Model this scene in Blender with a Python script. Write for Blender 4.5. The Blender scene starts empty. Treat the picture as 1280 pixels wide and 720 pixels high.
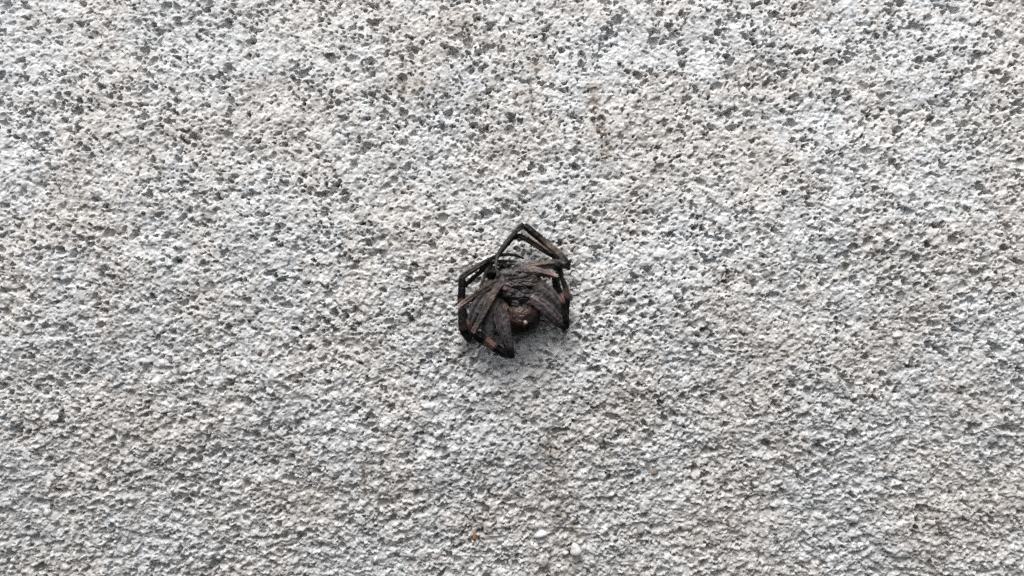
import bpy, math, random
import numpy as np
from mathutils import Vector, Matrix, kdtree

# ------------------------------------------------------------------ camera, light, exposure
S = bpy.context.scene
col = S.collection
MM = 0.001
PXMM = 0.1                      # one photo pixel (1280 wide) is 0.1 mm on the wall
FOVV = math.radians(44)
DIST = (720 * PXMM / 2) / math.tan(FOVV / 2)       # mm from lens to wall plane

cam_d = bpy.data.cameras.new('camera')
cam = bpy.data.objects.new('camera', cam_d); col.objects.link(cam)
cam_d.sensor_fit = 'HORIZONTAL'
cam_d.sensor_width = 36
cam_d.lens = 36 / 2 / ((1280 * PXMM / 2) / DIST)
cam_d.clip_start = 0.002
cam_d.clip_end = 50
cam.location = (0, -DIST * MM, 0)
cam.rotation_euler = (math.radians(90), 0, 0)
S.camera = cam

SUN_EL, SUN_AZ = math.radians(62), math.radians(198)   # soft light from high on the left, in front of the wall
W = bpy.data.worlds.new('World'); S.world = W; W.use_nodes = True
nt = W.node_tree; bgn = nt.nodes['Background']
sky = nt.nodes.new('ShaderNodeTexSky'); sky.sky_type = 'NISHITA'
sky.sun_disc = False; sky.sun_elevation = SUN_EL; sky.sun_rotation = SUN_AZ
sky.air_density = 1.0; sky.dust_density = 6.0; sky.ozone_density = 1.0
hs = nt.nodes.new('ShaderNodeHueSaturation'); hs.inputs['Saturation'].default_value = 0.40   # clouded over
nt.links.new(sky.outputs[0], hs.inputs['Color']); nt.links.new(hs.outputs[0], bgn.inputs['Color'])
bgn.inputs['Strength'].default_value = 0.10

sd = bpy.data.lights.new('sun', 'SUN'); so = bpy.data.objects.new('sun', sd); col.objects.link(so)
sd.energy = 1.5; sd.angle = math.radians(32); sd.color = (1.0, 0.965, 0.92)
ph = math.pi / 2 - SUN_AZ
sv = Vector((math.cos(SUN_EL) * math.cos(ph), math.cos(SUN_EL) * math.sin(ph), math.sin(SUN_EL)))
so.rotation_euler = (-sv).to_track_quat('-Z', 'Y').to_euler()
so.location = sv * 0.5

S.view_settings.view_transform = 'Standard'; S.view_settings.look = 'None'
S.view_settings.gamma = 1.0; S.view_settings.exposure = 0.88
S.render.engine = 'CYCLES'
S.cycles.use_denoising = False
S.cycles.max_bounces = 6

# ------------------------------------------------------------------ helpers
def P(px, py, h=0.0):
    """photo pixel at height h (mm) off the wall -> mm coordinates (x, y, z)"""
    k = (DIST - h) / DIST
    return np.array([(px - 640) * PXMM * k, -h, (360 - py) * PXMM * k])

def hash2(ix, iy, seed):
    s = (int(seed) * 1274126177 + 12345) & 0xffffffff
    n = (ix.astype(np.int64) * 374761393 + iy.astype(np.int64) * 668265263 + s) & 0xffffffff
    n = ((n ^ (n >> 13)) * 1274126177) & 0xffffffff
    n = ((n ^ (n >> 16)) * 2246822519) & 0xffffffff
    return ((n ^ (n >> 15)) & 0xffffff) / float(0x1000000)

def perlin(x, y, seed=0):
    ix = np.floor(x); iy = np.floor(y); fx = x - ix; fy = y - iy
    u = fx * fx * fx * (fx * (fx * 6 - 15) + 10); v = fy * fy * fy * (fy * (fy * 6 - 15) + 10)
    def g(dx, dy):
        a = hash2(ix + dx, iy + dy, seed) * 2 * np.pi
        return np.cos(a) * (fx - dx) + np.sin(a) * (fy - dy)
    a = g(0, 0); b = g(1, 0); c = g(0, 1); d = g(1, 1)
    return ((a + (b - a) * u) * (1 - v) + (c + (d - c) * u) * v) * 1.4

def cells(x, y, size, seed, rmin, rmax, prob, power=2.0, sx=1.0):
    """largest dome over jittered cells: 0..1 height field of separate round grains (or pits)"""
    gx = x / size; gy = y / size
    ix = np.floor(gx); iy = np.floor(gy)
    out = np.zeros_like(x)
    for dx in (-1, 0, 1):
        for dy in (-1, 0, 1):
            cx = ix + dx; cy = iy + dy
            px_ = cx + hash2(cx, cy, seed + 1); py_ = cy + hash2(cx, cy, seed + 2)
            r = rmin + (rmax - rmin) * hash2(cx, cy, seed + 3) ** 1.6
            hh = 0.45 + 0.55 * hash2(cx, cy, seed + 4)
            an = hash2(cx, cy, seed + 6) * np.pi; el = 0.75 + 0.5 * hash2(cx, cy, seed + 7)
            ddx = (gx - px_) / sx; ddy = (gy - py_)
            ca = np.cos(an); sa = np.sin(an)
            d2 = ((ddx * ca + ddy * sa) * el) ** 2 + ((-ddx * sa + ddy * ca) / el) ** 2
            q = np.clip(1 - (d2 / (r * r)) ** (power / 2), 0, 1)
            val = np.sqrt(q) * hh * (hash2(cx, cy, seed + 5) < prob)
            np.maximum(out, val, out=out)
    return out

def sstep(a, b, x):
    t = np.clip((x - a) / (b - a), 0, 1); return t * t * (3 - 2 * t)

def link_mesh(name, verts, faces, mat, parent=None, smooth=True):
    me = bpy.data.meshes.new(name)
    me.from_pydata([tuple(v) for v in verts], [], [tuple(f) for f in faces])
    me.validate(); me.update()
    if smooth: me.polygons.foreach_set('use_smooth', [True] * len(me.polygons))
    if mat: me.materials.append(mat)
    o = bpy.data.objects.new(name, me); col.objects.link(o)
    if parent: o.parent = parent
    return o

def new_mat(name):
    m = bpy.data.materials.new(name); m.use_nodes = True
    n = m.node_tree; b = n.nodes['Principled BSDF']
    return m, n, b

def nd(n, t, **k):
    x = n.nodes.new(t)
    for a, v in k.items(): setattr(x, a, v)
    return x

def mixc(n, fac, a, b, mode='MIX'):
    x = n.nodes.new('ShaderNodeMix'); x.data_type = 'RGBA'; x.blend_type = mode
    for sock, v in ((x.inputs[0], fac), (x.inputs[6], a), (x.inputs[7], b)):
        if isinstance(v, bpy.types.NodeSocket): n.links.new(v, sock)
        else: sock.default_value = v if not isinstance(v, tuple) or len(v) == 4 else (*v, 1)
    return x.outputs[2]

def ramp(n, fac, stops):
    r = n.nodes.new('ShaderNodeValToRGB'); e = r.color_ramp.elements
    e[0].position, e[0].color = stops[0][0], (*stops[0][1], 1)
    e[1].position, e[1].color = stops[-1][0], (*stops[-1][1], 1)
    for p, c in stops[1:-1]:
        x = e.new(p); x.color = (*c, 1)
    n.links.new(fac, r.inputs[0]); return r.outputs[0]

G = lambda v: (v, v, v)

# ------------------------------------------------------------------ the rough-cast wall
CRACKS = [[(661, 98), (664, 112), (666, 124), (668, 150)], [(750, 146), (756, 168), (762, 186)], [(458, 70), (459, 96)],
          [(684, 540), (689, 568), (692, 600)], [(756, 545), (758, 578)], [(452, 590), (455, 622)], [(270, 400), (276, 440), (272, 470)],
          [(1000, 90), (1006, 130)], [(1140, 520), (1144, 560)], [(90, 200), (96, 236)]]
def wall_height(x, z):
    """relief in mm, positive towards the viewer. x, z in mm"""
    wx = x + 0.26 * perlin(x / 0.8, z / 0.8, 31) + 0.14 * perlin(x / 0.30, z / 0.30, 32)
    wz = z + 0.26 * perlin(x / 0.8, z / 0.8, 33) + 0.14 * perlin(x / 0.30, z / 0.30, 34)
    low = sstep(-26, 30, -z + 12 * perlin(x / 20, z / 20, 35) + 5 * perlin(x / 6, z / 6, 36))   # 0 = pitted upper part, 1 = lumpier lower part
    h = (0.14 + 0.06 * low) * perlin(wx / 2.3, wz / 2.1, 3)
    h += (0.12 + 0.08 * low) * perlin(wx / 0.95, wz / 0.9, 4)
    h += (0.12 + 0.15 * low) * cells(wx, wz, 1.45, 10, 0.18, 0.55, 0.55, 2.2, 1.0)
    h += (0.12 + 0.10 * low) * cells(wx, wz, 0.75, 40, 0.20, 0.55, 0.70, 2.6, 1.0)
    h += (0.09 + 0.08 * low) * cells(wx, wz, 0.42, 50, 0.2, 0.5, 0.6, 3.0)
    top = 0.22 + 0.18 * low                                         # the float levelled the highest paste
    h = np.where(h > top * .4, top * .4 + (1 - np.exp(-(h - top * .4) / (top * .6))) * top * .6, h)
    zc = np.clip(np.abs(z), 0, 50); h -= 0.105 * (zc * zc / 72 + (np.abs(z) - zc) * 50 / 36)   # bulge added to grade the daylight: upper part faces up, lower part down
    h += 0.40 * perlin(x / 16, z / 16, 1) + 0.26 * perlin(x / 4.8, z / 4.8, 2)
    clus = sstep(-0.30, 0.45, perlin(x / 2.8, z / 2.8, 5) + 0.5 * perlin(x / 9, z / 9, 6))
    big = cells(wx, wz, 1.9, 65, 0.12, 0.34, (0.10 + 0.30 * clus) * (1 - 0.2 * low), 2.6, 1.15)
    h -= 0.85 * big
    pit = cells(wx, wz, 1.15, 60, 0.13, 0.42, 0.26 + 0.36 * clus + 0.10 * low, 3.0, 1.1)
    h -= (0.35 + 0.80 * clus) * pit
    pit2 = cells(wx, wz, 0.56, 70, 0.16, 0.42, 0.24 + 0.3 * clus, 3.0)
    h -= (0.24 + 0.42 * clus) * pit2
    h -= 0.65 * cells(wx, wz, 1.05, 75, 0.10, 0.22, 0.28, 3.0)      # pinholes
    for ln in CRACKS:
        for (ax, ay), (bx, by) in zip(ln, ln[1:]):
            A = P(ax, ay); B = P(bx, by); ux, uz = B[0] - A[0], B[2] - A[2]
            t = np.clip(((wx - A[0]) * ux + (wz - A[2]) * uz) / (ux * ux + uz * uz), 0, 1)
            d2 = (wx - A[0] - t * ux) ** 2 + (wz - A[2] - t * uz) ** 2
            h -= 0.5 * np.exp(-d2 / 0.16 ** 2)
    h += 0.06 * perlin(x / 0.36, z / 0.36, 7) + 0.045 * perlin(x / 0.18, z / 0.18, 8)
    return h

def axis(half, step, far):
    a = list(np.arange(0, half + step / 2, step)); s = step
    while a[-1] < far:
        s *= 1.18; a.append(a[-1] + s)
    a = np.array(a); return np.concatenate([-a[:0:-1], a])

STEP = 0.105
gx = axis(70, STEP, 260); gz = axis(42, STEP, 260)
nx, nz = len(gx), len(gz)
X, Z = np.meshgrid(gx, gz)
Hh = wall_height(X, Z)
sag = 0.07 * np.clip(Hh + 0.105 * Z * Z / 72, -0.6, 1.2) * sstep(60, 45, np.abs(Z))           # lumps hang down a little
ST = np.stack([X, -Hh, Z - sag], -1).reshape(-1, 3) * MM

def blob(cx, cy, rx, ry, ang=0):
    c = P(cx, cy); dx = X - c[0]; dz = Z - c[2]
    ca, sa = math.cos(ang), math.sin(ang)
    return np.exp(-(((dx * ca + dz * sa) / (1.35 * rx * PXMM)) ** 2 + ((-dx * sa + dz * ca) / (ry * PXMM)) ** 2))
rag = 0.62 + 0.95 * perlin(X / 1.1, Z / 1.1, 81) + 0.5 * perlin(X / 0.4, Z / 0.4, 82)
stain = np.zeros_like(X)
for a in ((752, 160, 6, 20, .1), (758, 192, 6, 22, -.1), (742, 120, 8, 30, 0), (690, 580, 11, 46, .1), (700, 640, 7, 26, -.1), (714, 668, 8, 16, 0), (720, 705, 8, 20, 0),
          (672, 78, 9, 14, 0), (656, 118, 8, 16, 0), (452, 605, 8, 26, 0), (598, 665, 16, 14, 0), (757, 563, 6, 22, 0),
          (515, 105, 26, 12, 0), (580, 440, 8, 20, -.5), (818, 590, 6, 6, 0), (560, 20, 20, 10, 0)):
    stain = np.maximum(stain, blob(*a) * .8 * np.clip(rag, 0, 1.3))
stain = np.clip(stain, 0, 1)

lower_tone = sstep(-30, 34, -Z + 16 * perlin(X / 14, Z / 18, 83) + 6 * perlin(X / 4, Z / 5, 84))     # patchy mask: render colour gets darker towards the bottom
idx = np.arange(nx * nz).reshape(nz, nx)
quads = np.stack([idx[:-1, :-1], idx[:-1, 1:], idx[1:, 1:], idx[1:, :-1]], -1).reshape(-1, 4)
bord = np.concatenate([idx[0, :-1], idx[:-1, -1], idx[-1, :0:-1], idx[:0:-1, 0]])
nb = len(bord); nv = nx * nz
back = ST[bord].copy(); back[:, 1] = 0.06
bi = np.arange(nb) + nv
side = np.stack([np.roll(bord, -1), bord, bi, np.roll(bi, -1)], -1)
V = np.concatenate([ST, back]); Q = np.concatenate([quads, side])
me = bpy.data.meshes.new('wall')
me.vertices.add(len(V)); me.vertices.foreach_set('co', V.astype(np.float32).ravel())
nl = len(Q) * 4 + nb
me.loops.add(nl); me.loops.foreach_set('vertex_index', np.concatenate([Q.ravel(), bi[::-1]]).astype(np.int32))
me.polygons.add(len(Q) + 1)
me.polygons.foreach_set('loop_start', (np.arange(len(Q) + 1) * 4).astype(np.int32))
me.polygons.foreach_set('use_smooth', np.ones(len(Q) + 1, bool))
at = me.attributes.new('stain', 'FLOAT', 'POINT')
at.data.foreach_set('value', np.concatenate([stain.ravel(), np.zeros(nb)]).astype(np.float32))
at = me.attributes.new('lower_tone', 'FLOAT', 'POINT')
at.data.foreach_set('value', np.concatenate([lower_tone.ravel(), np.zeros(nb)]).astype(np.float32))
me.update(); me.validate()
wall = bpy.data.objects.new('wall', me); col.objects.link(wall)
wall['kind'] = 'structure'; wall['label'] = 'rough pale grey render wall full of pits and lumps behind the spider'

m, n, b = new_mat('rough_render')
tc = nd(n, 'ShaderNodeTexCoord')
def noise(scale, detail=3, rough=.55):
    x = nd(n, 'ShaderNodeTexNoise'); x.inputs['Scale'].default_value = scale
    x.inputs['Detail'].default_value = detail; x.inputs['Roughness'].default_value = rough
    n.links.new(tc.outputs['Object'], x.inputs['Vector']); return x.outputs['Fac']
base = ramp(n, noise(85, 4), [(.30, (.475, .455, .43)), (.45, (.545, .54, .53)), (.58, (.54, .57, .59)), (.75, (.62, .645, .665))])
base = mixc(n, ramp(n, noise(700, 3), [(.38, G(0)), (.62, G(1))]), base, mixc(n, .45, base, (.40, .39, .375)))
base = mixc(n, ramp(n, noise(1900, 2), [(.48, G(0)), (.64, G(.8))]), base, (.74, .745, .75))
vo = nd(n, 'ShaderNodeTexVoronoi'); vo.inputs['Scale'].default_value = 1700
n.links.new(tc.outputs['Object'], vo.inputs['Vector'])
sep = nd(n, 'ShaderNodeSeparateColor'); n.links.new(vo.outputs['Color'], sep.inputs[0])
base = mixc(n, ramp(n, sep.outputs[0], [(.0, G(.75)), (.045, G(.6)), (.06, G(0)), (1, G(0))]), base, (.13, .125, .12))
base = mixc(n, ramp(n, sep.outputs[1], [(.0, G(.5)), (.05, G(.4)), (.07, G(0)), (1, G(0))]), base, (.33, .29, .25))
wa = nd(n, 'ShaderNodeAttribute', attribute_name='lower_tone')
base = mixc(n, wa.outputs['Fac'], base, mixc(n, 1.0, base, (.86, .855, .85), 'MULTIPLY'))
sa = nd(n, 'ShaderNodeAttribute', attribute_name='stain')
base = mixc(n, sa.outputs['Fac'], base, mixc(n, 1.0, base, (.46, .40, .33), 'MULTIPLY'))
n.links.new(base, b.inputs['Base Color'])
b.inputs['Roughness'].default_value = .88; b.inputs['Specular IOR Level'].default_value = .3
bp = nd(n, 'ShaderNodeBump'); bp.inputs['Strength'].default_value = .5; bp.inputs['Distance'].default_value = 0.00006
n.links.new(noise(5200, 3, .6), bp.inputs['Height']); n.links.new(bp.outputs[0], b.inputs['Normal'])
me.materials.append(m)

def wall_at(px, py):
    c = P(px, py); return float(wall_height(np.array([[c[0]]]), np.array([[c[2]]]))[0, 0])

# ------------------------------------------------------------------ pebbles and grit set in the render
def stone_mat(name, c1, c2, rough=.6, scale=1500):
    m, n, b = new_mat(name)
    t = nd(n, 'ShaderNodeTexCoord'); x = nd(n, 'ShaderNodeTexNoise'); x.inputs['Scale'].default_value = scale
    n.links.new(t.outputs['Object'], x.inputs['Vector'])
    n.links.new(ramp(n, x.outputs['Fac'], [(.35, c1), (.65, c2)]), b.inputs['Base Color'])
    b.inputs['Roughness'].default_value = rough
    return m
MS = {'white': stone_mat('white_pebble', (.46, .46, .46), (.62, .62, .62)),
      'grey': stone_mat('grey_pebble', (.20, .19, .18), (.30, .29, .27)),
      'dark': stone_mat('dark_grit', (.03, .03, .03), (.08, .075, .07), .5),
      'amber': stone_mat('amber_grain', (.16, .085, .03), (.24, .13, .05), .45),
      'rust': stone_mat('rust_grain', (.09, .055, .045), (.15, .10, .08), .6)}
def pebble(px, py, wpx, hpx, rot, kind, seed, lift=0.0):
    import bmesh
    bm = bmesh.new(); bmesh.ops.create_icosphere(bm, subdivisions=3, radius=1)
    rr = random.Random(seed); ph = [rr.uniform(0, 6.28) for _ in range(6)]
    for v in bm.verts:
        d = v.co.normalized()
        f = 1 + .14 * math.sin(2.3 * d.x + ph[0] + 2 * d.y) + .10 * math.sin(3.7 * d.z + ph[1]) + .07 * math.sin(5.1 * d.y + ph[2] + 3 * d.x)
        a = d * f
        x, y, z = a.x * wpx * PXMM / 2, a.y * min(wpx, hpx) * PXMM * .42, a.z * hpx * PXMM / 2
        c, s = math.cos(rot), math.sin(rot)
        v.co = Vector((x * c - z * s, y, x * s + z * c)) * MM
    me = bpy.data.meshes.new('pebble'); bm.to_mesh(me); bm.free()
    me.polygons.foreach_set('use_smooth', [True] * len(me.polygons)); me.materials.append(MS[kind])
    o = bpy.data.objects.new('pebble' if max(wpx, hpx) > 7 else 'grit_grain', me); col.objects.link(o)
    p = P(px, py, wall_at(px, py) + lift * PXMM); o.location = Vector(p) * MM; o.parent = wall
    return o
for i, a in enumerate((
    (719, 688, 14, 17, .25, 'white', 5.0), (707, 691, 8, 7, 0, 'white', 1.5), (593, 671, 5, 9, -.15, 'amber', 1.5),
    (800, 663, 10, 11, .5, 'grey', 1.0), (681, 704, 8, 11, -.4, 'grey', 1.2), (818, 591, 7, 6, .3, 'rust', 1.0),
    (669, 692, 8, 5, 0, 'grey', 1), (822, 525, 9, 15, .35, 'white', .4), (750, 550, 7, 9, 0, 'grey', .6), (554, 556, 9, 8, .6, 'grey', .8),
    (675, 668, 15, 11, .2, 'white', .6), (534, 371, 10, 8, .2, 'grey', .2),
    (648, 617, 4, 5, 0, 'dark', 1), (769, 667, 4, 4, .3, 'dark', 1), (672, 496, 4, 6, .5, 'dark', 1), (774, 79, 5, 5, 0, 'dark', .8),
    (514, 46, 6, 4, -.3, 'dark', .8), (520, 563, 3, 5, .1, 'dark', 1), (585, 131, 5, 3, 0, 'dark', .6), (600, 286, 5, 5, 0, 'dark', .6),
    (770, 296, 4, 4, 0, 'dark', .8), (626, 492, 3, 5, 0, 'dark', 1), (748, 163, 5, 6, .2, 'rust', .6), (752, 170, 3, 5, .4, 'dark', .6),
    (250, 160, 5, 5, 0, 'dark', .8), (330, 560, 9, 8, .4, 'grey', 1), (110, 300, 4, 5, 0, 'dark', .8), (1010, 240, 5, 4, 0, 'dark', .8),
    (1120, 420, 10, 9, .2, 'white', 1.2), (940, 610, 4, 4, 0, 'dark', .8), (60, 640, 9, 12, .3, 'white', 1.5), (1200, 90, 8, 7, .3, 'grey', .8))):
    pebble(*a[:6], 100 + i, a[6])

gr_ = random.Random(3)
grit_src = [pebble(gr_.uniform(30, 1250), gr_.uniform(20, 700), gr_.uniform(3, 5.5), gr_.uniform(3, 6), gr_.uniform(0, 3), kd_, 300 + i_, .7)
            for i_, kd_ in enumerate(('dark', 'grey', 'dark', 'rust', 'white', 'grey'))]
for i_ in range(110):                                   # loose grit caught all over the wall
    px, py = gr_.uniform(10, 1270), gr_.uniform(10, 710)
    if 560 < px < 725 and 265 < py < 460: continue
    o = gr_.choice(grit_src).copy(); col.objects.link(o); o.parent = wall
    o.location = Vector(P(px, py, wall_at(px, py) + gr_.uniform(.02, .10))) * MM
    o.rotation_euler = (0, gr_.uniform(0, 6.28), 0); k_ = gr_.uniform(.6, 1.15); o.scale = (k_, k_, k_)

# ------------------------------------------------------------------ the dead spider: one continuous skin grown from limbs and body masses
VV, FF, CC = [], [], []       # mm vertices, faces, colours
HS = 0.84                     # how far the dried body stands off the wall
def catmull(pts, t):
    n_ = len(pts) - 1; i = min(int(t * n_), n_ - 1); u = t * n_ - i
    p0, p1, p2, p3 = pts[max(i - 1, 0)], pts[i], pts[i + 1], pts[min(i + 2, n_)]
    # gently rounded: half-way between straight and a spline so joints stay angular
    lin = p1 + (p2 - p1) * u
    sp = .5 * ((2 * p1) + (p2 - p0) * u + (2 * p0 - 5 * p1 + 4 * p2 - p3) * u * u + (3 * p1 - p0 - 3 * p2 + p3) * u ** 3)
    return lin * .45 + sp * .55

BLACK, GREY, MAUVE, BROWN = (.004, .0035, .0035), (.082, .075, .075), (.084, .070, .076), (.048, .038, .034)
PINK, PALE, RUST, DK = (.20, .135, .122), (.44, .36, .31), (.034, .013, .010), (.016, .014, .014)
TAN = (.145, .12, .10)

def tube(nodes, bands, seed, nseg=None, M_=22, furrow=.10, flat=1.0):
    """nodes: (px, py, h_mm, width_px[, depth/width]); bands: (t, colour) stops along the limb"""
    pts = [np.array([*P(q[0], q[1], q[2] * HS), q[3] * PXMM / 2, (q[4] if len(q) > 4 else flat)]) for q in nodes]
    L = sum(np.linalg.norm(pts[i + 1][:3] - pts[i][:3]) for i in range(len(pts) - 1))
    N = nseg or max(12, int(L / 0.09))
    ring0 = len(VV); rs = np.random.RandomState(seed); fph = rs.rand(6) * 6.28; streak = rs.rand(M_)
    C = [catmull(pts, i / N) for i in range(N + 1)]
    tt, kk = np.meshgrid(np.arange(N + 1) / N * L, np.arange(M_), indexing='ij')
    mot = perlin(tt / .55 + seed * 3.7, kk * .45, 60) + .6 * perlin(tt / .22 + seed * 1.9, kk * .8, 61)
    rgd = perlin(tt / .45 + seed * 5.3, kk * .6, 62)
    up = np.array([0, -1.0, 0])
    for i in range(N + 1):
        t = i / N; c = C[i]
        tan = C[min(i + 1, N)][:3] - C[max(i - 1, 0)][:3]; tan /= (np.linalg.norm(tan) + 1e-9)
        bi_ = np.cross(tan, up); bi_ /= (np.linalg.norm(bi_) + 1e-9); nn = np.cross(bi_, tan)
        if nn[1] > 0: nn = -nn
        r = c[3] * (1 + (.035 if c[3] > .4 else .07) * math.sin(t * 11 + fph[0]) + .015 * math.sin(t * 29 + fph[1]))
        if i == 0 or i == N: r *= .45
        elif i == 1 or i == N - 1: r *= .8
        bc = band(bands, t)
        for k in range(M_):
            a = 2 * math.pi * k / M_
            f = 1 + .07 * rgd[i, k] + furrow * math.sin(5 * a + fph[2] + 2.2 * t) + furrow * .5 * math.sin(9 * a + fph[3] + 5 * t) - furrow * .9 * max(0, math.sin(a)) ** 6
            VV.append(c[:3] + bi_ * math.cos(a) * r * f + nn * math.sin(a) * r * c[4] * f)
            st = .50 + .40 * (.5 + .5 * math.sin(7 * a + fph[4])) + .42 * streak[k] + .55 * mot[i, k] + rs.uniform(-.05, .05)
            st = max(st, .18); CC.append(tuple(x * st for x in bc))
    for i in range(N):
        for k in range(M_):
            a0 = ring0 + i * M_ + k; a1 = ring0 + i * M_ + (k + 1) % M_
            FF.append((a0, a1, a1 + M_, a0 + M_))
    FF.append(tuple(ring0 + k for k in range(M_))[::-1]); FF.append(tuple(ring0 + N * M_ + k for k in range(M_)))
    HAIR.append((ring0, N, M_))
HAIR = []
def band(bands, t):
    if t <= bands[0][0]: return bands[0][1]
    for (t0, c0), (t1, c1) in zip(bands, bands[1:]):
        if t <= t1:
            u = (t - t0) / max(t1 - t0, 1e-6)
            return tuple(a + (b - a) * u for a, b in zip(c0, c1))
    return bands[-1][1]

def mass(px, py, h, rx, ry, rh, colfn, seed, bump=.06, nu=44, nv_=30, rot=0.0):
    ring0 = len(VV); rs = np.random.RandomState(seed); p = rs.rand(8) * 6.28
    h *= HS; rh *= HS
    c = P(px, py, h); cr, sr = math.cos(rot), math.sin(rot)
    for j in range(nv_ + 1):
        th = math.pi * j / nv_
        for i in range(nu):
            a = 2 * math.pi * i / nu
            d = np.array([math.sin(th) * math.cos(a), -math.cos(th), math.sin(th) * math.sin(a)])
            f = 1 + bump * (math.sin(4 * d[0] + p[0] + 3 * d[2]) + .8 * math.sin(7 * d[2] + p[1] + 2 * d[0]) + .5 * math.sin(11 * d[0] + p[2] - 8 * d[2]))
            x, z = d[0] * rx * PXMM * f, d[2] * ry * PXMM * f
            VV.append(c + np.array([x * cr - z * sr, d[1] * rh * f, x * sr + z * cr]))
            CC.append(colfn(d, rs))
    for j in range(nv_):
        for i in range(nu):
            a0 = ring0 + j * nu + i; a1 = ring0 + j * nu + (i + 1) % nu
            FF.append((a0, a0 + nu, a1 + nu, a1))

def jit(c, rs, s=.2):
    k = 1 + rs.uniform(-s, s); return tuple(x * k for x in c)
# body masses
mass(646, 361, 1.5, 30, 27, 1.6, lambda d, r: jit(DK, r), 1, .04)                        # underside
mass(650, 356, 2.7, 27, 27, 1.6, lambda d, r: jit(GREY if math.sin(13 * d[2]) > -.3 else DK, r, .35), 2, .07)   # wrinkled shield
for k, (yy, w) in enumerate(((340, 15), (347, 18), (354, 19), (361, 19), (368, 16), (375, 12))):   # cross wrinkles of the shrunken shield
    tube([(651 - w, yy + 2 + 3 * math.sin(k * 2.1), 2.9, 5), (651 - w * .4, yy - 1 + 2 * math.sin(k * 1.7), 3.42, 7.5), (651 + w * .4, yy + 2 * math.sin(k * 2.9), 3.42, 7.5), (651 + w, yy + 3 - 2 * math.sin(k), 2.9, 5)],
         [(0, DK), (.3, GREY), (.55, BROWN), (.8, GREY), (1, DK)], 20 + k, furrow=.16)
def abd(d, r):
    k = d[0] * .55 - d[2] * .85 + .15 * math.sin(9 * d[0] + 5 * d[2])
    mo = float(perlin(np.array([d[0] * 3.1 + 7]), np.array([d[2] * 3.1]), 44)[0]) + .5 * float(perlin(np.array([d[0] * 7]), np.array([d[2] * 7]), 45)[0])
    q = float(sstep(-.25, .45, np.array(mo)))
    rust = tuple(a + (b_ - a) * q for a, b_ in zip((.012, .006, .005), (.036, .015, .011)))
    c = tuple(a + (b_ - a) * float(sstep(.0, .5, np.array(k))) for a, b_ in zip(rust, BLACK))
    return jit(c, r, .25)
mass(652.5, 398.5, 2.55, 21.6, 20.8, 1.95, abd, 3, .018)
mass(657, 403.5, 4.45, 1.7, 2.4, .20, lambda d, r: jit((.28, .25, .21), r, .1), 4, .02, 16, 12)      # pale spot
mass(645, 379, 3.35, 6, 5.5, .7, lambda d, r: jit((.055, .058, .066), r, .2), 5, .08, 24, 16)        # waist
mass(616, 341, 1.7, 10, 9, 1.2, lambda d, r: jit(BLACK, r, .3), 6, .06)                  # jaws
mass(632, 337, 1.7, 9, 10, 1.3, lambda d, r: jit(BLACK, r, .3), 7, .06)
mass(634, 358, 3.3, 7.5, 7, .95, lambda d, r: jit(tuple((a + b_) / 2 for a, b_ in zip(MAUVE, PINK)), r, .25), 8, .1, 24, 16)
mass(667, 350, 3.2, 8, 7, .8, lambda d, r: jit(BROWN, r, .3), 9, .1, 24, 16)
mass(629, 386, 2.9, 9, 7, .8, lambda d, r: jit((.10, .06, .052), r, .3), 10, .12, 24, 16)            # torn joint left of abdomen

# right legs
tube([(645, 341, 2.0, 14), (672, 332.5, 2.9, 10), (696, 330, 2.5, 10), (707, 330, 2.2, 12), (708, 325, 2.1, 11)],
     [(0, DK), (.3, GREY), (.65, MAUVE), (.78, BLACK), (1, DK)], 31)
tube([(709, 331, 2.2, 9), (701, 320, 2.3, 10), (684, 305, 2.3, 9), (668, 292, 2.1, 8.5), (655, 281.5, 1.9, 8)],
     [(0, DK), (.2, GREY), (.36, (.10, .085, .075)), (.46, TAN), (.56, BROWN), (.66, BLACK), (1, DK)], 32)
tube([(655.5, 281, 1.9, 7), (648, 286, 2.0, 6.4), (636, 299, 2.4, 5.6), (626, 312, 3.0, 5), (621, 323, 3.6, 4.2), (620, 334, 4.0, 3.8), (623, 346, 3.9, 3.4)],
     [(0, DK), (.4, (.05, .046, .044)), (.6, DK), (.8, GREY), (1, (.10, .092, .09))], 33)
tube([(645, 339, 2.4, 12), (660, 333, 3.1, 9), (675, 330, 3.3, 7.5), (693, 328, 3.0, 7), (700, 333, 2.6, 10), (697, 324, 2.0, 8)],
     [(0, MAUVE), (.45, TAN), (.62, GREY), (.72, BLACK), (1, BLACK)], 34)
tube([(698, 324, 1.9, 7), (690, 318.5, 1.8, 7), (676, 310, 1.7, 7), (661, 301, 1.6, 6.6), (648, 293.5, 1.5, 6.4)],
     [(0, TAN), (.12, DK), (.3, BLACK), (.48, BROWN), (.62, (.06, .04, .03)), (.75, DK), (1, BLACK)], 35)
tube([(650, 293.5, 1.45, 6), (640, 299, 1.7, 5), (628, 313, 2.1, 4.4), (620, 324, 2.3, 3.8), (629, 330, 2.3, 3)],
     [(0, BLACK), (1, DK)], 36)
tube([(692, 317.5, 2.3, 2.6), (675, 305.5, 2.3, 3.2), (657, 292, 2.1, 2.8)], [(0, (.17, .13, .11)), (.45, (.24, .17, .145)), (1, (.36, .33, .30))], 37, furrow=.02)  # pale membrane strip
tube([(642, 346, 2.6, 22, .6), (655, 340, 3.3, 15, .7), (668, 339, 3.7, 11, .8), (680, 341, 3.8, 9), (690, 343.5, 3.7, 7.5), (697, 345.5, 3.4, 4.5)],
     [(0, GREY), (.2, MAUVE), (.36, TAN), (.55, MAUVE), (.76, PINK), (.88, PALE), (1, (.28, .235, .19))], 38)
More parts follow.
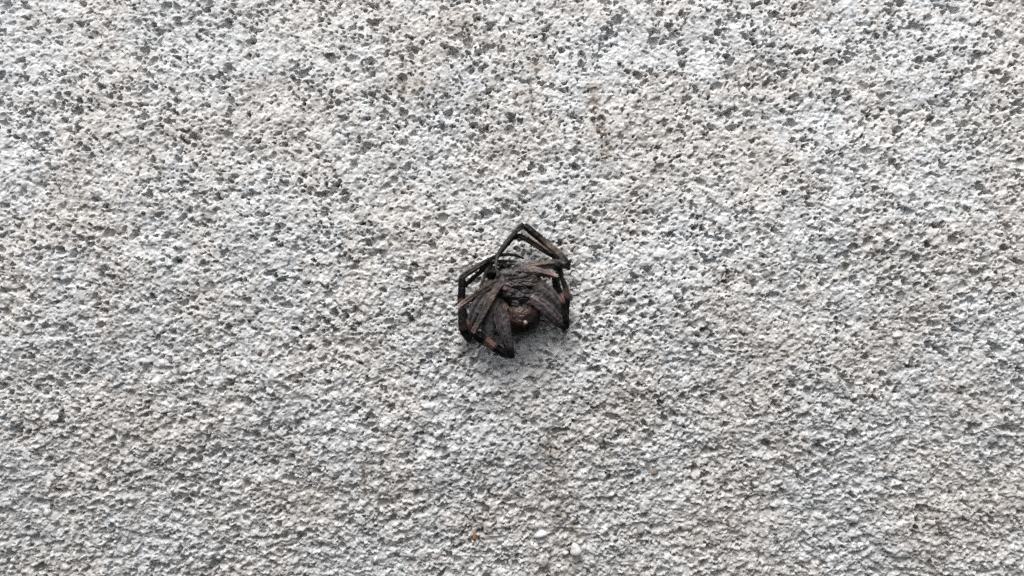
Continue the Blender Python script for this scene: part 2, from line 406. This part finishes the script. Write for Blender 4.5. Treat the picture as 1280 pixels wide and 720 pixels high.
tube([(694, 345, 3.3, 9), (695, 355, 3.0, 9.5), (697.5, 366, 2.7, 9.5), (701, 376, 2.6, 10), (703, 388, 2.4, 10), (706, 400, 2.3, 11), (708, 411, 1.9, 6)],
     [(0, BLACK), (.34, BLACK), (.40, PINK), (.50, (.115, .072, .064)), (.56, BLACK), (1, BLACK)], 39)
tube([(699, 334, 2.2, 7), (702, 347, 2.3, 6), (707, 360, 2.2, 7), (709, 373, 2.1, 7), (708, 386, 2.0, 7), (708, 400, 1.8, 8), (709, 408, 1.6, 7)],
     [(0, BLACK), (.3, DK), (.42, (.115, .072, .064)), (.52, BLACK), (1, BLACK)], 40)
tube([(652, 352, 2.4, 26, .6), (667, 358, 3.2, 24, .55), (681, 366, 3.3, 21, .55), (692, 376, 3.0, 17, .55), (701, 387, 2.5, 12, .6), (706, 398, 2.2, 7)],
     [(0, DK), (.25, GREY), (.6, (.085, .078, .074)), (1, MAUVE)], 41, furrow=.08)
tube([(654, 369, 2.6, 13, .7), (668, 375.5, 3.5, 15, .65), (680, 383.5, 3.5, 15.5, .6), (691, 393.5, 3.1, 14.5, .6), (701, 404, 2.5, 11, .6), (708, 411.5, 2.0, 5)],
     [(0, BROWN), (.2, MAUVE), (.5, (.092, .080, .083)), (.7, MAUVE), (.86, DK), (1, BLACK)], 42, furrow=.08)
tube([(664, 380, 2.3, 4), (680, 392, 2.3, 5), (695, 404, 1.9, 5), (706, 413, 1.5, 3.5)], [(0, (.07, .03, .025)), (.3, BLACK), (1, DK)], 43)
# left legs
tube([(634, 347, 2.6, 14), (620, 354, 3.6, 10), (607, 361.5, 3.6, 8), (594, 369, 3.2, 7.5), (582, 377.5, 2.8, 7), (574, 383, 2.5, 5)],
     [(0, DK), (.3, (.06, .048, .042)), (.6, BROWN), (.82, PINK), (1, PALE)], 51)
tube([(577, 384, 2.2, 8), (576.5, 374, 2.2, 9.5), (577, 362, 2.2, 9.5), (577.5, 350, 2.1, 9), (578, 346.5, 2.1, 6)],
     [(0, PINK), (.15, (.115, .072, .064)), (.3, BLACK), (1, BLACK)], 52)
tube([(575.5, 347.5, 2.1, 7), (584, 341.5, 2.3, 7), (598, 332.5, 2.6, 6.5), (611, 325, 2.8, 5.5), (622, 319.5, 2.9, 4.4), (635, 318, 2.7, 3.8), (646, 319.5, 2.4, 3.4), (655, 323.5, 2.1, 2.6)],
     [(0, (.05, .046, .042)), (.3, GREY), (.45, DK), (1, DK)], 53)
tube([(580, 358, 1.7, 6), (588, 350.5, 1.8, 6), (599, 341, 2.1, 5.5), (609, 332, 2.3, 5), (620, 327, 2.3, 4), (634, 326, 2.2, 3.2), (643, 328, 2.0, 2.6)],
     [(0, BLACK), (.5, BLACK), (.7, DK), (1, GREY)], 54)
tube([(601, 360, 2.4, 4.5), (604, 350, 2.5, 4), (608, 339, 2.6, 3.6), (614, 330, 2.4, 3)], [(0, GREY), (1, DK)], 55)
tube([(630, 333, 2.4, 2.6), (622, 331, 2.5, 3), (637, 330, 2.4, 3), (648, 331, 2.4, 2.6)], [(0, DK), (1, GREY)], 56)
tube([(622, 357, 2.6, 20, .6), (610, 367, 3.2, 22, .6), (599, 382, 3.0, 20, .6), (592, 396, 2.6, 14, .68), (588, 408, 2.2, 8)],
     [(0, DK), (.4, GREY), (.7, (.08, .078, .08)), (1, DK)], 57, furrow=.08)
tube([(577.5, 384.5, 2.3, 9), (578, 392, 2.3, 12), (579.5, 402, 2.3, 14), (581, 412, 2.2, 14), (584.5, 421, 1.9, 10), (587.5, 428, 1.6, 4)],
     [(0, BLACK), (.38, BLACK), (.5, (.035, .02, .018)), (.62, BLACK), (.8, DK), (1, BLACK)], 58)
tube([(582, 398, 2.7, 4), (586, 405, 2.75, 6), (589, 413, 2.5, 5), (588, 424, 2.0, 5)], [(0, BLACK), (.3, (.115, .072, .064)), (.55, (.08, .045, .042)), (.75, DK), (1, DK)], 59)
tube([(640, 344, 2.8, 18, .7), (630, 350, 3.4, 12, .8), (622, 359, 3.9, 10), (614.5, 372, 4.1, 9.5), (607, 387, 4.0, 9), (600, 400, 3.8, 8), (594, 411, 3.4, 8), (591.5, 416, 3.1, 5)],
     [(0, GREY), (.2, GREY), (.3, MAUVE), (.42, TAN), (.52, (.085, .074, .066)), (.62, MAUVE), (.75, GREY), (.86, PINK), (.95, PALE), (1, PALE)], 60)
tube([(625, 372, 3.0, 14, .68), (618, 386, 3.3, 15, .65), (611.5, 400, 2.9, 17, .65), (610, 413, 2.6, 15, .65), (613, 424, 2.3, 10, .68)],
     [(0, DK), (.3, GREY), (.6, (.088, .088, .096)), (1, GREY)], 61, furrow=.09)
tube([(592, 416, 2.9, 9), (598, 420.5, 2.8, 12), (606, 425, 2.7, 13), (614, 430.5, 2.7, 11), (622, 436, 2.6, 10), (632, 442, 2.4, 10), (640, 447, 2.0, 5)],
     [(0, BLACK), (.30, BLACK), (.40, (.115, .072, .064)), (.54, (.115, .072, .064)), (.62, BLACK), (1, BLACK)], 62)
tube([(625, 379, 2.7, 16, .6), (626, 390, 3.6, 17, .6), (628.5, 404, 3.6, 17, .6), (632, 418, 3.3, 15.5, .6), (636.5, 433, 2.8, 11.5, .6), (641.5, 447.5, 2.0, 5)],
     [(0, BROWN), (.15, DK), (.3, MAUVE), (.5, (.092, .084, .090)), (.7, GREY), (.88, DK), (1, BLACK)], 63, furrow=.09)
# small torn ends and pale joint skins
tube([(661, 374, 3.4, 2.4), (665, 370.5, 3.6, 2.6), (669, 366, 3.5, 2)], [(0, TAN), (.5, PALE), (1, TAN)], 71, 14, 10, .02)
tube([(618, 389.5, 3.5, 2.2), (624, 391, 3.6, 2.4), (630, 390.5, 3.4, 2)], [(0, PINK), (.5, TAN), (1, PINK)], 72, 14, 10, .02)
tube([(664, 345, 3.9, 1.8), (670, 346, 3.9, 2), (671, 354, 3.8, 1.8)], [(0, (.13, .07, .055)), (1, BROWN)], 73, 14, 10, .02)

src = bpy.data.meshes.new('limbs'); src.from_pydata([tuple(v) for v in VV], [], FF); src.update()
tmp = bpy.data.objects.new('limbs', src); col.objects.link(tmp)
rm = tmp.modifiers.new('skin', 'REMESH'); rm.mode = 'VOXEL'; rm.voxel_size = 0.05; rm.use_smooth_shade = True
dg = bpy.context.evaluated_depsgraph_get()
sm = bpy.data.meshes.new_from_object(tmp.evaluated_get(dg))
bpy.data.objects.remove(tmp)
kd = kdtree.KDTree(len(VV))
for i, v in enumerate(VV): kd.insert(v, i)
kd.balance()
nvs = len(sm.vertices)
co = np.empty(nvs * 3, np.float32); sm.vertices.foreach_get('co', co); co = co.reshape(-1, 3)
no = np.empty(nvs * 3, np.float32); sm.vertices.foreach_get('normal', no); no = no.reshape(-1, 3)
cols = np.ones((nvs, 4), np.float32)
for i in range(nvs):
    cols[i, :3] = CC[kd.find(co[i])[1]]
dx = co[:, 0].astype(float); dz = co[:, 2].astype(float); dy = co[:, 1].astype(float)
wr = .034 * perlin(dx / .55 + dy, dz / .55, 91) + .018 * perlin(dx / .22 + dy * 2, dz / .22, 92)
cp = P(651, 358, 3); dd = ((dx - cp[0]) / 2.2) ** 2 + ((dz - cp[2]) / 2.5) ** 2
mk = np.exp(-dd ** 2) * (no[:, 1] < -.1)
gr = np.exp(-(perlin(dx / 2.0, dz / .72, 95) / .11) ** 2) + .45 * np.exp(-(perlin(dx / .7, dz / .8, 96) / .09) ** 2)
ap = P(652.5, 398, 3); ma = np.exp(-(((dx - ap[0]) / 1.8) ** 2 + ((dz - ap[2]) / 1.7) ** 2) ** 2)
gr2 = np.exp(-(perlin(dx / .8, dz / .9, 97) / .10) ** 2)
wr -= .17 * mk * np.clip(gr, 0, 1.2) + .018 * ma * gr2 + .016 * gr2
co2 = (co + no * wr[:, None]) * MM
sm.vertices.foreach_set('co', co2.astype(np.float32).ravel())
ca = sm.color_attributes.new('skin_colour', 'FLOAT_COLOR', 'POINT'); ca.data.foreach_set('color', cols.ravel())
ga = sm.attributes.new('gloss', 'FLOAT', 'POINT'); ga.data.foreach_set('value', ma.astype(np.float32))
sm.update(); sm.name = 'dead_spider'
m, n, b = new_mat('spider_skin')
at = nd(n, 'ShaderNodeAttribute', attribute_name='skin_colour')
tc = nd(n, 'ShaderNodeTexCoord')
ns = nd(n, 'ShaderNodeTexNoise'); ns.inputs['Scale'].default_value = 3500; ns.inputs['Detail'].default_value = 3
n.links.new(tc.outputs['Object'], ns.inputs['Vector'])
c = mixc(n, 1.0, at.outputs['Color'], ramp(n, ns.outputs['Fac'], [(.3, G(.75)), (.7, G(1.2))]), 'MULTIPLY')
n.links.new(c, b.inputs['Base Color'])
b.inputs['Roughness'].default_value = .42; b.inputs['Specular IOR Level'].default_value = .13
bp = nd(n, 'ShaderNodeBump'); bp.inputs['Strength'].default_value = .5; bp.inputs['Distance'].default_value = .00005
n.links.new(ns.outputs['Fac'], bp.inputs['Height']); n.links.new(bp.outputs[0], b.inputs['Normal'])
gl = nd(n, 'ShaderNodeAttribute', attribute_name='gloss')
for sock, lo_, hi_ in (('Specular IOR Level', .13, .34), ('Roughness', .44, .36)):
    mr = nd(n, 'ShaderNodeMapRange'); mr.inputs['To Min'].default_value = lo_; mr.inputs['To Max'].default_value = hi_
    n.links.new(gl.outputs['Fac'], mr.inputs['Value']); n.links.new(mr.outputs[0], b.inputs[sock])
sm.materials.clear(); sm.materials.append(m)
spider = bpy.data.objects.new('dead_spider', sm); col.objects.link(spider)
spider['label'] = 'dead dark brown spider with curled banded legs stuck to the rough wall'
spider['category'] = 'spider'

# short body hair, one mesh
hm, hn, hb = new_mat('hair'); hb.inputs['Base Color'].default_value = (.022, .018, .017, 1); hb.inputs['Roughness'].default_value = .5
hv, hf = [], []
hr = np.random.RandomState(5)
for ring0, N, M_ in HAIR:
    for _ in range(int(N * 2.2)):
        i = hr.randint(1, N); k = hr.randint(M_)
        p = VV[ring0 + i * M_ + k]; cen = sum(VV[ring0 + i * M_ + q] for q in range(M_)) / M_
        d = p - cen; d /= (np.linalg.norm(d) + 1e-9)
        tn = VV[ring0 + min(i + 1, N) * M_ + k] - p; tn /= (np.linalg.norm(tn) + 1e-9)
        dr = d * .55 + tn * .8 + hr.randn(3) * .18; dr /= np.linalg.norm(dr)
        ln = hr.uniform(.2, .5) if hr.rand() < .85 else hr.uniform(.5, .95); w = .014
        s1 = np.cross(dr, [.3, .5, .8]); s1 /= np.linalg.norm(s1); s2 = np.cross(dr, s1)
        o0 = len(hv); r0 = p - d * .04
        for a in (0, 2.094, 4.189): hv.append((r0 + (s1 * math.cos(a) + s2 * math.sin(a)) * w) * MM)
        hv.append((r0 + dr * ln) * MM)
        hf += [(o0, o0 + 1, o0 + 3), (o0 + 1, o0 + 2, o0 + 3), (o0 + 2, o0, o0 + 3)]
hair = link_mesh('hair', hv, hf, hm, spider, False); hair['kind'] = 'stuff'

# two strands of silk left on the wall below the right legs
sm_, sn, sb = new_mat('silk'); sb.inputs['Base Color'].default_value = (.62, .61, .58, 1); sb.inputs['Roughness'].default_value = .35
def strand(pts, label):
    vs, fs = [], []; n_ = len(pts)
    for i, (px, py, lift) in enumerate(pts):
        p = P(px, py, wall_at(px, py) * .3 + lift)
        for a in range(5):
            t = a * 2 * math.pi / 5; vs.append((p + np.array([math.cos(t) * .018, math.sin(t) * .018, 0])) * MM)
    for i in range(n_ - 1):
        for a in range(5):
            b0 = i * 5 + a; b1 = i * 5 + (a + 1) % 5; fs.append((b0, b1, b1 + 5, b0 + 5))
    o = link_mesh('silk_strand', vs, fs, sm_); o['label'] = label; o['category'] = 'silk strand'; o['group'] = 'silk strands below the spider'
strand([(712, 408, 1.2), (713.5, 417, .8), (714.5, 427, .55), (716, 440, .4), (717, 450, .15)], 'fine pale silk strand running straight down from the lower right leg tip')
strand([(690, 405, 1.3), (698, 420, .8), (704, 431, .5), (712, 440, .4), (722, 449, .15)], 'fine pale silk strand slanting to the lower right beneath the right legs')
